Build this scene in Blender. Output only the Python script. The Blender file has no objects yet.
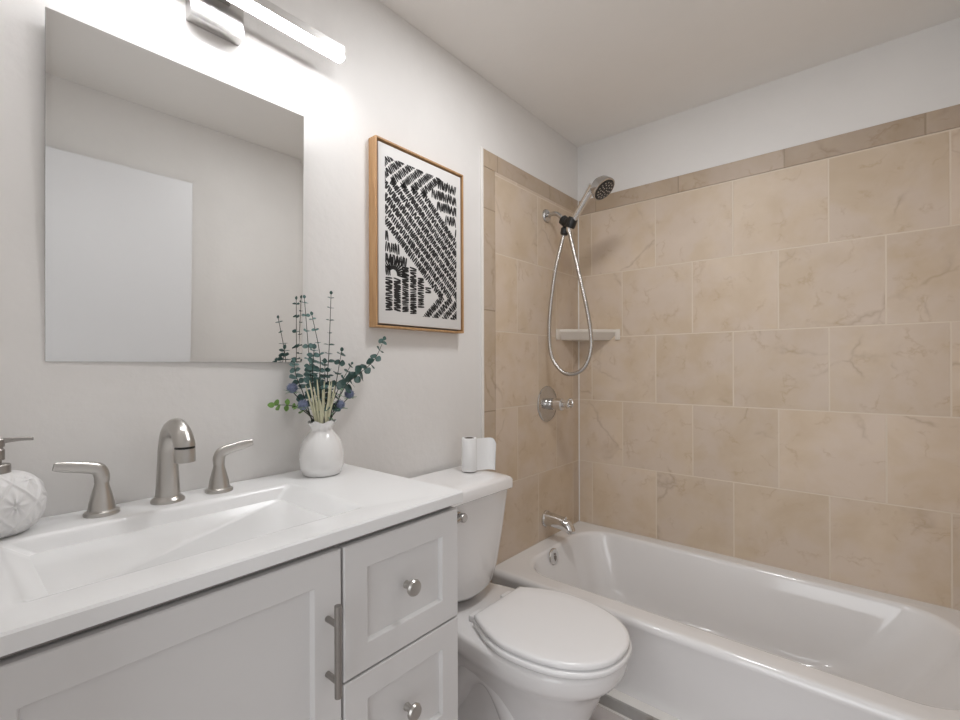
import bpy, bmesh, math, random
from mathutils import Vector, Matrix, noise

C = bpy.context.scene.collection
K = 1.07                      # all lengths below are in the survey unit; K turns them into metres
PI = math.pi
# ------------------------------------------------------------------ camera
YAW, PITCH, ROLL = 0.70048, 0.000341, -0.003451
FPX = 464.17
CAM = Vector((1.1188, 0.0, 1.1438))
fw = Vector((-math.sin(YAW)*math.cos(PITCH), math.cos(YAW)*math.cos(PITCH), math.sin(PITCH)))
rt = fw.cross(Vector((0, 0, 1))).normalized()
up = rt.cross(fw)
r2 = rt*math.cos(ROLL) + up*math.sin(ROLL)
u2 = -rt*math.sin(ROLL) + up*math.cos(ROLL)
cd = bpy.data.cameras.new('camera')
cam = bpy.data.objects.new('camera', cd); C.objects.link(cam)
cd.sensor_width = 36.0; cd.lens = FPX/960*36
cd.shift_y = 5.56/960
cd.clip_start = 0.02
M = Matrix((r2, u2, -fw)).transposed().to_4x4(); M.translation = CAM*K
cam.matrix_world = M
bpy.context.scene.camera = cam

# ------------------------------------------------------------------ world, lights, exposure
w = bpy.data.worlds.new('world'); bpy.context.scene.world = w
w.use_nodes = True
w.node_tree.nodes['Background'].inputs[0].default_value = (1.0, 0.97, 0.94, 1)
w.node_tree.nodes['Background'].inputs[1].default_value = 0.4
LAMP_STRENGTH, HALL, CEIL = 35.0, 22.0, 6.6
def area(name, loc, rot, sx, sy, e, col):
    l = bpy.data.lights.new(name, 'AREA'); l.shape = 'RECTANGLE'; l.size = sx*K; l.size_y = sy*K
    l.energy = e; l.color = col
    o = bpy.data.objects.new(name, l); o.location = Vector(loc)*K; o.rotation_euler = rot; C.objects.link(o)
    return o
# daylight of the hall, coming in through the open doorway behind the camera
area('hall_daylight', (0.97, -1.5, 1.2), (PI/2, 0, 0), 1.6, 2.0, HALL, (0.93, 0.965, 1.0))
# added unseen fill lamp just under the ceiling, above the middle of the room
area('ceiling_fill', (0.60, 1.06, 2.225), (0, 0, 0), 0.22, 0.22, CEIL, (0.975, 0.985, 1.0))
vs = bpy.context.scene.view_settings
vs.view_transform = 'Standard'; vs.look = 'None'; vs.gamma = 1.0; vs.use_curve_mapping = False
vs.exposure = 0.29

# ------------------------------------------------------------------ mesh builder
class MB:
    def __init__(s): s.v = []; s.f = []; s.mi = []
    def add(s, verts, faces, mi=0):
        o = len(s.v); s.v += [tuple(p) for p in verts]
        s.f += [tuple(i+o for i in f) for f in faces]; s.mi += [mi]*len(faces)
        return s
    def box(s, a, b, bev=0.0, seg=2, mi=0):
        bm = bmesh.new(); bmesh.ops.create_cube(bm, size=1)
        a = Vector(a); b = Vector(b); c = (a+b)/2; d = b-a
        for v in bm.verts: v.co = Vector((v.co.x*d.x, v.co.y*d.y, v.co.z*d.z)) + c
        if bev > 0: bmesh.ops.bevel(bm, geom=bm.edges[:], offset=bev, segments=seg, profile=0.5, affect='EDGES')
        bm.verts.index_update()
        s.add([v.co for v in bm.verts], [[v.index for v in f.verts] for f in bm.faces], mi); bm.free()
        return s
    def rings(s, rings, cap0=True, cap1=True, closed=True, mi=0):
        n = len(rings[0]); vs_ = [p for r in rings for p in r]; fs = []
        for i in range(len(rings)-1):
            for j in range(n if closed else n-1):
                k = (j+1) % n
                fs.append((i*n+j, i*n+k, (i+1)*n+k, (i+1)*n+j))
        if cap0: fs.append(tuple(range(n))[::-1])
        if cap1: fs.append(tuple((len(rings)-1)*n+j for j in range(n)))
        return s.add(vs_, fs, mi)
    def lathe(s, prof, o=(0, 0, 0), ax=(0, 0, 1), n=40, cap0=True, cap1=True, mi=0):
        ax = Vector(ax).normalized(); o = Vector(o)
        t = Vector((1, 0, 0)) if abs(ax.x) < .9 else Vector((0, 1, 0))
        u = (t - ax*t.dot(ax)).normalized(); v = ax.cross(u)
        R = [[o + ax*h + (u*math.cos(2*PI*k/n) + v*math.sin(2*PI*k/n))*r for k in range(n)] for r, h in prof]
        return s.rings(R, cap0, cap1, mi=mi)
    def tube(s, pts, rad, n=16, sub=6, caps=True, flat=None, mi=0):
        P = [Vector(p) for p in pts]
        if not hasattr(rad, '__len__'): rad = [rad]*len(P)
        if sub > 1:
            Q = []; RR = []
            for i in range(len(P)-1):
                p0 = P[max(i-1, 0)]; p1 = P[i]; p2 = P[i+1]; p3 = P[min(i+2, len(P)-1)]
                for k in range(sub):
                    t = k/sub
                    Q.append(0.5*((2*p1) + (p2-p0)*t + (2*p0-5*p1+4*p2-p3)*t*t + (3*p1-p0-3*p2+p3)*t**3))
                    a, b = [r if hasattr(r, '__len__') else (r, r) for r in (rad[i], rad[i+1])]
                    RR.append((a[0]*(1-t)+b[0]*t, a[1]*(1-t)+b[1]*t))
            Q.append(P[-1]); RR.append(rad[-1]); P, rad = Q, RR
        T = [(P[min(i+1, len(P)-1)]-P[max(i-1, 0)]).normalized() for i in range(len(P))]
        t = Vector((0, 0, 1)) if abs(T[0].z) < .9 else Vector((0, 1, 0))
        if flat: t = Vector(flat)
        u = (t - T[0]*t.dot(T[0])).normalized(); R = []
        for p, d, r in zip(P, T, rad):
            u = (u - d*u.dot(d)).normalized(); v = d.cross(u)
            ru, rv = r if hasattr(r, '__len__') else (r, r)
            R.append([p + u*math.cos(2*PI*k/n)*ru + v*math.sin(2*PI*k/n)*rv for k in range(n)])
        return s.rings(R, caps, caps, mi=mi)
    def build(s, name, mats, parent=None, smooth=35, origin=None, sub=0):
        """links the collected shapes as one mesh object; origin = the object's own base point"""
        me = bpy.data.meshes.new(name)
        o0 = Vector(origin) if origin is not None else Vector((0, 0, 0))
        if parent is not None: o0 = Vector(parent['_o']) if origin is None else Vector(origin)
        me.from_pydata([((Vector(p)-o0)*K) for p in s.v], [], s.f)
        if not isinstance(mats, (list, tuple)): mats = [mats]
        for m in mats: me.materials.append(m)
        bm = bmesh.new(); bm.from_mesh(me)
        for f, mi in zip(bm.faces, s.mi): f.material_index = mi
        bmesh.ops.recalc_face_normals(bm, faces=bm.faces[:]); bm.to_mesh(me); bm.free()
        if smooth:
            me.polygons.foreach_set('use_smooth', [True]*len(me.polygons))
            me.set_sharp_from_angle(angle=math.radians(smooth))
        o = bpy.data.objects.new(name, me); C.objects.link(o)
        if parent is not None:
            o.parent = parent; o.location = (o0-Vector(parent['_o']))*K
        else: o.location = o0*K
        o['_o'] = list(o0)
        if sub:
            m_ = o.modifiers.new('smooth', 'SUBSURF'); m_.levels = sub; m_.render_levels = sub
        return o

def thing(name, loc, label, cat, group=None):
    o = bpy.data.objects.new(name, None); C.objects.link(o); o.empty_display_size = .05
    o.location = Vector(loc)*K; o['_o'] = list(loc)
    return tag(o, label, cat, group)
def tag(o, label, cat, group=None):
    o['label'] = label; o['category'] = cat
    if group: o['group'] = group
    return o
def struct(o, label, cat):
    o['kind'] = 'structure'; o['label'] = label; o['category'] = cat
    return o

# ------------------------------------------------------------------ materials
def newmat(name):
    m = bpy.data.materials.new(name); m.use_nodes = True
    nt = m.node_tree; return m, nt, nt.nodes['Principled BSDF']
def N(nt, t, **kw):
    n = nt.nodes.new(t)
    for k, v in kw.items():
        if k.startswith('i_'):
            n.inputs[int(k[2:]) if k[2:].isdigit() else k[2:].replace('_', ' ')].default_value = v
        else: setattr(n, k, v)
    return n
def ramp(nt, stops):
    r = nt.nodes.new('ShaderNodeValToRGB'); e = r.color_ramp.elements
    while len(e) < len(stops): e.new(.5)
    for x, (p, c) in zip(e, stops): x.position = p; x.color = (*c, 1) if len(c) == 3 else c
    return r
def coords(nt, scale=1.0):
    tc = N(nt, 'ShaderNodeTexCoord'); mp = N(nt, 'ShaderNodeMapping')
    mp.inputs['Scale'].default_value = (scale/K,)*3
    nt.links.new(tc.outputs['Object'], mp.inputs[0]); return mp.outputs[0]
def simple(name, col, rough=.5, metal=0.0, coat=0.0, bump=0.0, bscale=60, var=0.03, spec=.5, vscale=6):
    m, nt, b = newmat(name)
    b.inputs['Roughness'].default_value = rough; b.inputs['Metallic'].default_value = metal
    b.inputs['Coat Weight'].default_value = coat; b.inputs['Coat Roughness'].default_value = .05
    b.inputs['Specular IOR Level'].default_value = spec
    co = coords(nt)
    n = N(nt, 'ShaderNodeTexNoise', i_Scale=vscale, i_Detail=4.0); nt.links.new(co, n.inputs['Vector'])
    lo = tuple(c*(1-var) for c in col); hi = tuple(min(1, c*(1+var)) for c in col)
    r = ramp(nt, [(.3, lo), (.7, hi)]); nt.links.new(n.outputs[0], r.inputs[0])
    nt.links.new(r.outputs[0], b.inputs['Base Color'])
    if bump:
        n2 = N(nt, 'ShaderNodeTexNoise', i_Scale=bscale, i_Detail=5.0); nt.links.new(co, n2.inputs['Vector'])
        bp = N(nt, 'ShaderNodeBump'); bp.inputs['Strength'].default_value = bump; bp.inputs['Distance'].default_value = .004
        nt.links.new(n2.outputs[0], bp.inputs['Height']); nt.links.new(bp.outputs[0], b.inputs['Normal'])
    return m
def stone(name, axis, x0, z0, bw, rh, light, dark, mortar_col, mortar=.0028, offset=.5, gain=1.0):
    """beige marble-look tile; running bond drawn in the wall's own plane (axis 'X' or 'Y' along, Z up)"""
    m, nt, b = newmat(name); L = nt.links.new
    co = coords(nt)
    sep = N(nt, 'ShaderNodeSeparateXYZ'); L(co, sep.inputs[0])
    ax = N(nt, 'ShaderNodeMath', operation='SUBTRACT', i_1=x0-50*bw); L(sep.outputs[axis], ax.inputs[0])
    az = N(nt, 'ShaderNodeMath', operation='SUBTRACT', i_1=z0-50*rh); L(sep.outputs['Z'], az.inputs[0])
    cmb = N(nt, 'ShaderNodeCombineXYZ'); L(ax.outputs[0], cmb.inputs[0]); L(az.outputs[0], cmb.inputs[1])
    br = N(nt, 'ShaderNodeTexBrick'); br.offset = offset; br.offset_frequency = 2; br.squash = 1.0
    L(cmb.outputs[0], br.inputs['Vector'])
    br.inputs['Color1'].default_value = (0, 0, 0, 1); br.inputs['Color2'].default_value = (1, 1, 1, 1); br.inputs['Mortar'].default_value = (.5, .5, .5, 1)
    br.inputs['Scale'].default_value = 1.0; br.inputs['Mortar Size'].default_value = mortar; br.inputs['Mortar Smooth'].default_value = .3
    br.inputs['Brick Width'].default_value = bw; br.inputs['Row Height'].default_value = rh; br.inputs['Bias'].default_value = 0
    wv = N(nt, 'ShaderNodeMath', operation='MULTIPLY', i_1=41.0); L(br.outputs['Color'], wv.inputs[0])
    def nz(scale, detail, dist=0.0, rough=.55):
        n = N(nt, 'ShaderNodeTexNoise', noise_dimensions='4D', i_Scale=scale, i_Detail=detail, i_Roughness=rough, i_Distortion=dist)
        L(co, n.inputs['Vector']); L(wv.outputs[0], n.inputs['W']); return n
    big = nz(5.0, 5.0, .6)
    r1 = ramp(nt, [(.32, dark), (.52, tuple((a+c)/2 for a, c in zip(light, dark))), (.68, light)]); L(big.outputs[0], r1.inputs[0])
    def vein(scale, dist, width, thr):
        # thin broken cracks: warped cell edges, kept only in patches
        d = nz(scale*1.3, 4.0, 0.0, .6)
        ad = N(nt, 'ShaderNodeVectorMath', operation='SCALE'); L(d.outputs['Color'], ad.inputs[0]); ad.inputs['Scale'].default_value = dist
        sm = N(nt, 'ShaderNodeVectorMath', operation='ADD'); L(co, sm.inputs[0]); L(ad.outputs[0], sm.inputs[1])
        vo = N(nt, 'ShaderNodeTexVoronoi', voronoi_dimensions='4D', feature='DISTANCE_TO_EDGE', i_Scale=scale)
        L(sm.outputs[0], vo.inputs['Vector']); L(wv.outputs[0], vo.inputs['W'])
        r = ramp(nt, [(0.0, (1, 1, 1)), (width*.4, (.45, .45, .45)), (width, (0, 0, 0))]); L(vo.outputs['Distance'], r.inputs[0])
        g = nz(scale*1.5, 3.0); gr = ramp(nt, [(thr, (0, 0, 0)), (thr+.10, (1, 1, 1))]); L(g.outputs[0], gr.inputs[0])
        mu = N(nt, 'ShaderNodeMath', operation='MULTIPLY'); L(r.outputs[0], mu.inputs[0]); L(gr.outputs[0], mu.inputs[1])
        return mu.outputs[0]
    def mix(f, a, col, fac):
        mm = N(nt, 'ShaderNodeMath', operation='MULTIPLY', i_1=fac); L(f, mm.inputs[0])
        x = N(nt, 'ShaderNodeMix', data_type='RGBA'); L(mm.outputs[0], x.inputs[0]); L(a, x.inputs[6])
        x.inputs[7].default_value = (*col, 1); return x.outputs[2]
    hue = nz(7.0, 4.0, .4); hr = ramp(nt, [(.42, (0, 0, 0)), (.6, (1, 1, 1))]); L(hue.outputs[0], hr.inputs[0])
    c0 = mix(hr.outputs[0], r1.outputs[0], tuple(v*q for v, q in zip(light, (.97, .99, 1.08))), .6)
    c = mix(vein(3.4, .20, .028, .53), c0, tuple(v*q for v, q in zip(dark, (.56, .48, .38))), .42)
    c = mix(vein(9.0, .16, .06, .52), c, tuple(v*q for v, q in zip(dark, (.76, .66, .5))), .40)
    # per tile tint
    tn = N(nt, 'ShaderNodeHueSaturation'); L(c, tn.inputs['Color'])
    tm = N(nt, 'ShaderNodeMapRange', i_3=.95, i_4=1.05); L(br.outputs['Color'], tm.inputs[0]); L(tm.outputs[0], tn.inputs['Value'])
    x = N(nt, 'ShaderNodeMix', data_type='RGBA'); L(br.outputs['Fac'], x.inputs[0]); L(tn.outputs[0], x.inputs[6])
    x.inputs[7].default_value = (*mortar_col, 1)
    L(x.outputs[2], b.inputs['Base Color'])
    b.inputs['Roughness'].default_value = .42
    bp = N(nt, 'ShaderNodeBump', invert=True); bp.inputs['Strength'].default_value = .5; bp.inputs['Distance'].default_value = .002
    L(br.outputs['Fac'], bp.inputs['Height'])
    fine = N(nt, 'ShaderNodeTexNoise', i_Scale=90.0, i_Detail=3.0); L(co, fine.inputs['Vector'])
    b2 = N(nt, 'ShaderNodeBump'); b2.inputs['Strength'].default_value = .06; b2.inputs['Distance'].default_value = .002
    L(fine.outputs[0], b2.inputs['Height']); L(bp.outputs[0], b2.inputs['Normal']); L(b2.outputs[0], b.inputs['Normal'])
    return m
def emit(name, col, s):
    m, nt, b = newmat(name)
    b.inputs['Base Color'].default_value = (*col, 1); b.inputs['Roughness'].default_value = .4
    b.inputs['Emission Color'].default_value = (*col, 1); b.inputs['Emission Strength'].default_value = s
    return m
def woodmat(name, a, c):
    m, nt, b = newmat(name); L = nt.links.new
    co = coords(nt); mp = N(nt, 'ShaderNodeMapping'); mp.inputs['Scale'].default_value = (60, 60, 4); L(co, mp.inputs[0])
    n = N(nt, 'ShaderNodeTexNoise', i_Scale=1.6, i_Detail=6.0, i_Distortion=.6); L(mp.outputs[0], n.inputs['Vector'])
    r = ramp(nt, [(.3, a), (.7, c)]); L(n.outputs[0], r.inputs[0]); L(r.outputs[0], b.inputs['Base Color'])
    b.inputs['Roughness'].default_value = .5
    return m

LIGHT_ST, DARK_ST = (.67, .55, .43), (.57, .445, .315)
mWall = simple('wall_paint', (.80, .78, .76), .55, bump=.28, bscale=34, var=.015)
mCeil = simple('ceiling_paint', (.885, .86, .83), .8, bump=.1, bscale=50, var=.01)
mTrimW = simple('white_caulk', (.85, .82, .78), .5)
mTileB = stone('beige_tile_back', 'X', .0772-.5*.3086, .37, .3086, .3028, LIGHT_ST, DARK_ST, (.70, .60, .49))
mTileL = stone('beige_tile_side', 'Y', 1.715-.5*.3086, .37, .3086, .3028, LIGHT_ST, DARK_ST, (.70, .60, .49))
mBordB = stone('border_tile_back', 'X', .1, 0, .385, 5.0, (.50, .395, .295), (.40, .30, .205), (.36, .28, .2), offset=0)
mBordL = stone('border_tile_side', 'Y', 1.43, 0, .385, 5.0, (.50, .395, .295), (.40, .30, .205), (.36, .28, .2), offset=0)
mBordV = stone('border_tile_upright', 'Y', 0, .2, 5.0, .385, (.54, .43, .32), (.43, .33, .23), (.36, .28, .2), offset=0)
mFloor = stone('floor_tile', 'X', .1, 0, 5.0, 5.0, (.62, .57, .54), (.52, .47, .45), (.7, .68, .65), offset=0)
mGreySt = stone('grey_marble', 'X', .2, 0, .6, 5.0, (.42, .40, .37), (.34, .32, .30), (.7, .68, .65), offset=0)
mPorc = simple('porcelain', (.86, .845, .84), .12, coat=.4, var=.008)
mTub = simple('tub_enamel', (.83, .815, .81), .13, coat=.5, var=.008)
mSeat = simple('toilet_seat_plastic', (.88, .87, .87), .25, var=.006)
mTop = simple('cultured_marble', (.88, .88, .88), .18, coat=.2, var=.008)
mCab = simple('cabinet_paint', (.75, .74, .735), .38, var=.008)
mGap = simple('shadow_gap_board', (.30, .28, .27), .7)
mNick = simple('brushed_nickel', (.52, .50, .475), .30, 1.0, bump=.05, bscale=220, var=.05)
mNickD = simple('brushed_nickel_dark', (.36, .34, .32), .34, 1.0, var=.05)
mChr = simple('chrome', (.72, .71, .70), .08, 1.0, var=.02)
mChrG = simple('satin_chrome', (.55, .54, .53), .22, 1.0, var=.03)
mBlk = simple('black_plastic', (.012, .012, .012), .35)
mHose = simple('steel_hose', (.50, .48, .46), .25, 1.0, bump=.3, bscale=300)
mDifu = emit('lamp_diffuser', (.98, .985, 1.0), LAMP_STRENGTH)
mLampM = simple('lamp_metal', (.60, .59, .58), .28, 1.0)
mCer = simple('white_ceramic', (.84, .83, .82), .22, coat=.3, var=.01)
mBisque = simple('matte_white_relief', (.80, .79, .785), .45, var=.02)
mShelf = simple('biscuit_ceramic', (.72, .66, .59), .3, coat=.2)
mWood = woodmat('oak_frame', (.42, .23, .10), (.56, .34, .17))
mPaper = simple('tissue_paper', (.86, .855, .85), .9, bump=.2, bscale=120)
mCard = simple('cardboard_core', (.12, .075, .05), .9)
mCanv = simple('canvas_white', (.74, .725, .71), .85)
mInk = simple('black_ink', (.016, .015, .015), .7)
mDoor = simple('door_paint', (.80, .80, .815), .35, var=.006)
mMir = bpy.data.materials.new('silvered_glass'); mMir.use_nodes = True
_b = mMir.node_tree.nodes['Principled BSDF']; _b.inputs['Base Color'].default_value = (.80, .80, .79, 1); _b.inputs['Metallic'].default_value = 1; _b.inputs['Roughness'].default_value = .015
mEdge = simple('glass_edge', (.55, .58, .57), .2)

# ------------------------------------------------------------------ room shell
XR, YB, ZC, FZ, YF, YT = 1.40, 2.0881, 2.233, .070, -.045, 1.3405
T = .08
wl = struct(MB().box((-T, YF-.1, FZ), (0, YB+T, ZC)).build('wall_left', mWall), 'white painted wall behind the vanity and toilet, tiled around the tub', 'wall')
wb = struct(MB().box((0, YB, FZ), (XR+T, YB+T, ZC)).build('wall_back', mWall), 'wall behind the bathtub, beige tile below white paint', 'wall')
wr = struct(MB().box((XR, YF-.1, FZ), (XR+T, YB, ZC)).build('wall_right', mWall), 'white wall opposite the mirror, seen in its reflection', 'wall')
DX0, DX1, DZ = .58, 1.36, 1.97
struct(MB().box((0, YF-.1, FZ), (DX0, YF, ZC)).box((DX1, YF-.1, FZ), (XR, YF, ZC)).box((DX0, YF-.1, DZ), (DX1, YF, ZC)).build('wall_front', mWall), 'wall with the doorway behind the camera', 'wall')
struct(MB().box((-T, YF-.6, FZ-.05), (XR+T, YB+T, FZ)).build('floor', mFloor), 'pale marble tile bathroom floor', 'floor')
struct(MB().box((-T, YF-.1, ZC), (XR+T, YB+T, ZC+.06)).build('ceiling', mCeil), 'plain off-white painted ceiling', 'ceiling')
# tile on the tub walls
TT = .005
def tile_side(parent, xa, xb, sx):
    z0 = FZ
    MB().box((xa, YT+.075, z0), (xb, YB-TT, 1.897)).build('tile_field', mTileL, parent)
    MB().box((xa, YT+.003, 1.897), (xb+sx*.001, YB-TT, 1.962), .001, 1).build('tile_border', mBordL, parent)
    MB().box((xa, YT+.003, z0), (xb+sx*.001, YT+.0735, 1.8955), .001, 1).build('tile_border', mBordV, parent)
    MB().box((xa, YT-.009, z0), (xb+sx*.002, YT+.003, 1.965), .001, 1).build('caulk_edge', mTrimW, parent)
tile_side(wl, 0, TT, 1)
YT += .25; tile_side(wr, XR, XR-TT, -1); YT -= .25
MB().box((0, YB-TT, FZ), (XR, YB, 1.887)).build('tile_field', mTileB, wb)
MB().box((0, YB-TT-.001, 1.888), (XR, YB, 1.959), .001, 1).build('tile_border', mBordB, wb)
MB().box((TT, YB-TT-.005, .372), (TT+.005, YB-TT, 1.958), .001, 1).build('corner_caulk', mTrimW, wb)
# open door leaf against the right wall (seen in the mirror)
d1 = MB().box((1.345, .0, FZ+.012), (1.380, .735, 1.935), .002, 1).build('door_1', mDoor)
struct(d1, 'white flat door leaf standing open, seen in the mirror', 'door')
MB().lathe([(.026, 0), (.026, .005), (.011, .008), (.011, .03), (.024, .038), (.027, .05), (.02, .058)], (1.345, .68, .98), (-1, 0, 0)).build('door_knob', mNick, d1)
# grey stone strip and caulk at the foot of the tub
tr1 = struct(MB().box((.0, 1.362, FZ), (XR, 1.380, .112), .002, 1).build('trim_1', mGreySt), 'grey stone base strip along the foot of the bathtub', 'base strip')
MB().box((.0, 1.360, FZ), (XR, 1.362, FZ+.006)).box((.0, 1.366, .1118), (XR, 1.4035, .1145), .001, 1).build('caulk_line', mTrimW, tr1)

# ------------------------------------------------------------------ bathtub
def rrect(x0, x1, y0, y1, r, z, n=14, m=10):
    pts = []
    cs = [((x1-r, y0+r), -PI/2), ((x1-r, y1-r), 0), ((x0+r, y1-r), PI/2), ((x0+r, y0+r), PI)]
    ends = [((x0+r, y0), (x1-r, y0)), ((x1, y0+r), (x1, y1-r)), ((x1-r, y1), (x0+r, y1)), ((x0, y1-r), (x0, y0+r))]
    for (a, b), (c, t0) in zip(ends, cs):
        for i in range(n): pts.append((a[0]+(b[0]-a[0])*i/n, a[1]+(b[1]-a[1])*i/n, z))
        for i in range(m): t = t0 + PI/2*i/m; pts.append((c[0]+r*math.cos(t), c[1]+r*math.sin(t), z))
    return pts
tub = thing('bathtub', (.7, 1.73, FZ), 'white enamel alcove bathtub below the beige tile', 'bathtub')
xa, xb, yb = .0055, XR-.0055, YB-.0055
tr = [rrect(xa, xb, 1.405, yb, .003, FZ), rrect(xa, xb, 1.404, yb, .003, .10), rrect(xa, xb, 1.388, yb, .003, .30), rrect(xa, xb, 1.3795, yb, .003, .345),
      rrect(xa, xb, 1.379, yb, .003, .352), rrect(xa, xb, 1.381, yb, .003, .360), rrect(xa, xb, 1.386, yb, .003, .3665), rrect(xa, xb, 1.393, yb, .003, .3695),
      rrect(xa, xb, 1.402, yb, .003, .370), rrect(.040, 1.36, 1.427, 2.05, .08, .370), rrect(.068, 1.325, 1.452, 2.033, .14, .3695),
      rrect(.074, 1.319, 1.458, 2.027, .14, .3675), rrect(.080, 1.313, 1.464, 2.021, .14, .362), rrect(.083, 1.309, 1.467, 2.018, .14, .354), rrect(.089, 1.300, 1.473, 2.012, .14, .335),
      rrect(.097, 1.285, 1.481, 2.005, .14, .31), rrect(.126, 1.235, 1.503, 1.988, .15, .23), rrect(.150, 1.17, 1.516, 1.975, .16, .155),
      rrect(.168, 1.12, 1.53, 1.962, .16, .115), rrect(.195, 1.07, 1.553, 1.94, .15, .094), rrect(.24, 1.01, 1.59, 1.905, .13, .086), rrect(.35, .9, 1.67, 1.82, .07, .083)]
tb_ = MB().rings(tr, False, True).build('basin', mTub, tub, smooth=60)
wn = tb_.modifiers.new('weighted', 'WEIGHTED_NORMAL'); wn.weight = 80; wn.keep_sharp = True
ov = (.0905, 1.694, .338)
o_ = MB().lathe([(.034, 0), (.034, .004), (.030, .008), (.012, .010)], ov, (1, 0, .12)).build('overflow_plate', mChr, tub)
oo = Vector(ov)
sb = MB()
for a in (-.013, .013): sb.lathe([(.0045, 0), (.0045, .003), (.003, .004)], oo+Vector((.009, 0, a)), (1, 0, .12), 12)
sb.box(oo+Vector((.008, -.003, -.010)), oo+Vector((.016, .003, .006)), .001)
sb.build('overflow_lever', mNickD, o_)
MB().lathe([(.028, 0), (.028, .003), (.020, .005)], (.30, 1.74, .0835)).build('drain', mChr, tub)

# ------------------------------------------------------------------ tub spout, valve, shower
YS = 1.772
sp = thing('tub_spout', (TT, YS, .462), 'chrome tub spout on the tile just above the bathtub rim', 'tub spout')
MB().lathe([(.036, 0), (.036, .006), (.032, .010)], (TT, YS, .462), (1, 0, 0)).build('flange', mChr, sp)
MB().tube([(TT+.008, YS, .462), (TT+.04, YS, .461), (TT+.08, YS, .458), (TT+.108, YS, .450), (TT+.124, YS, .434), (TT+.126, YS, .424)],
          [(.031, .030), (.030, .029), (.028, .027), (.026, .025), (.021, .023), (.017, .020)], 24).build('spout', mChr, sp, smooth=60)
MB().tube([(TT+.100, YS, .468), (TT+.100, YS, .482)], .0045, 12, 1).lathe([(.0065, 0), (.0065, .007), (.004, .009)], (TT+.100, YS, .480), n=14).build('diverter_knob', mChr, sp)

VZ = .972; VY = 1.786
va = thing('shower_valve', (TT, VY, VZ), 'round chrome shower valve with lever handle on the left tile wall', 'shower valve')
MB().lathe([(.080, 0), (.080, .003), (.076, .007), (.055, .011), (.030, .014)], (TT, VY, VZ), (1, 0, 0), 48).build('escutcheon', mChrG, va)
MB().lathe([(.024, .012), (.026, .018), (.026, .040), (.022, .042), (.022, .047), (.027, .050), (.027, .078), (.022, .084), (.012, .086), (.012, .098), (.016, .102), (.016, .112), (.010, .116)],
           (TT, VY, VZ), (1, 0, 0)).build('handle_body', mChr, va)
lv = MB().tube([(TT+.106, VY, VZ), (TT+.118, VY-.01, VZ+.004), (TT+.135, VY-.02, VZ+.012)], [.006, .006, .008], 12)
ring = [(TT+.126+.014*math.cos(t), VY-.012-.006*math.cos(t), VZ+.010+.018*math.sin(t)) for t in [2*PI*i/16 for i in range(17)]]
lv.tube(ring, .0035, 8, 2, caps=False); lv.build('lever', mChr, va)

AY, AZ = 1.784, 1.814
ar = thing('shower_mount', (TT, AY, AZ), 'chrome shower pipe with black bracket high on the left tile wall', 'shower mount')
MB().lathe([(.030, 0), (.030, .003), (.026, .009), (.014, .013)], (TT, AY, AZ), (1, 0, 0)).build('flange', mChrG, ar)
MB().tube([(TT+.008, AY, AZ), (.035, AY, AZ+.003), (.06, AY, AZ-.002), (.083, AY, AZ-.022), (.096, AY, AZ-.040)], .0095, 18).build('arm_pipe', mChrG, ar)
br_ = MB().lathe([(.017, 0), (.0215, .004), (.0215, .028), (.016, .032)], (.088, AY, AZ-.031), (.72, 0, -.70), 22)
br_.lathe([(.014, 0), (.022, .006), (.025, .018), (.022, .030), (.012, .036)], (.112, AY-.002, AZ-.054), (.80, -.35, -.2), 24)
br_.lathe([(.0195, -.022), (.0215, -.015), (.0215, .015), (.0195, .022)], (.142, AY-.016, AZ-.061), (.45, -.05, .88), 24)
br_.tube([(.108, AY, AZ-.050), (.104, AY-.002, AZ-.078)], .013, 14, 1)
br_.lathe([(.014, 0), (.0175, .004), (.0175, .026), (.013, .032)], (.104, AY-.002, AZ-.072), (-.22, 0, -1), 20)
br_.build('bracket', mBlk, ar)

hs = thing('hand_shower', (.140, AY-.016, AZ-.07), 'chrome hand shower with looping steel hose held in the black bracket', 'hand shower')
hb = Vector((.133, AY-.016, AZ-.078)); hd = Vector((.45, -.05, .88)).normalized()
h1 = Vector((.232, AY-.032, AZ+.040))
MB().tube([hb-Vector((.002, 0, .02)), hb, hb+(h1-hb)*.35, hb+(h1-hb)*.75, h1, h1+Vector((.022, -.004, .022))], [.010, .0145, .0135, .0145, .017, .022], 20).build('handle', mChr, hs)
fn = Vector((.66, -.06, -.75)).normalized(); hc = Vector((.294, AY-.036, AZ+.043))
hp = MB().lathe([(.012, -.040), (.029, -.036), (.042, -.022), (.048, -.004), (.0505, .006), (.0505, .010), (.046, .012)], hc, fn, 40)
head = hp.build('head', mChrG, hs)
MB().lathe([(.045, .0105), (.045, .0125), (.041, .0135)], hc, fn, 40).build('spray_face', mBlk, head)
t_ = Vector((1, 0, 0)); u_ = (t_-fn*t_.dot(fn)).normalized(); v_ = fn.cross(u_)
nz = MB()
for rr, k in ((.033, 14), (.022, 9), (.010, 5)):
    for i in range(k):
        a = 2*PI*i/k
        nz.lathe([(.0036, 0), (.0036, .002), (.0022, .0032)], hc+fn*.0132+(u_*math.cos(a)+v_*math.sin(a))*rr, fn, 8)
nz.build('nozzles', mChrG, head)
HY = AY-.03
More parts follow.
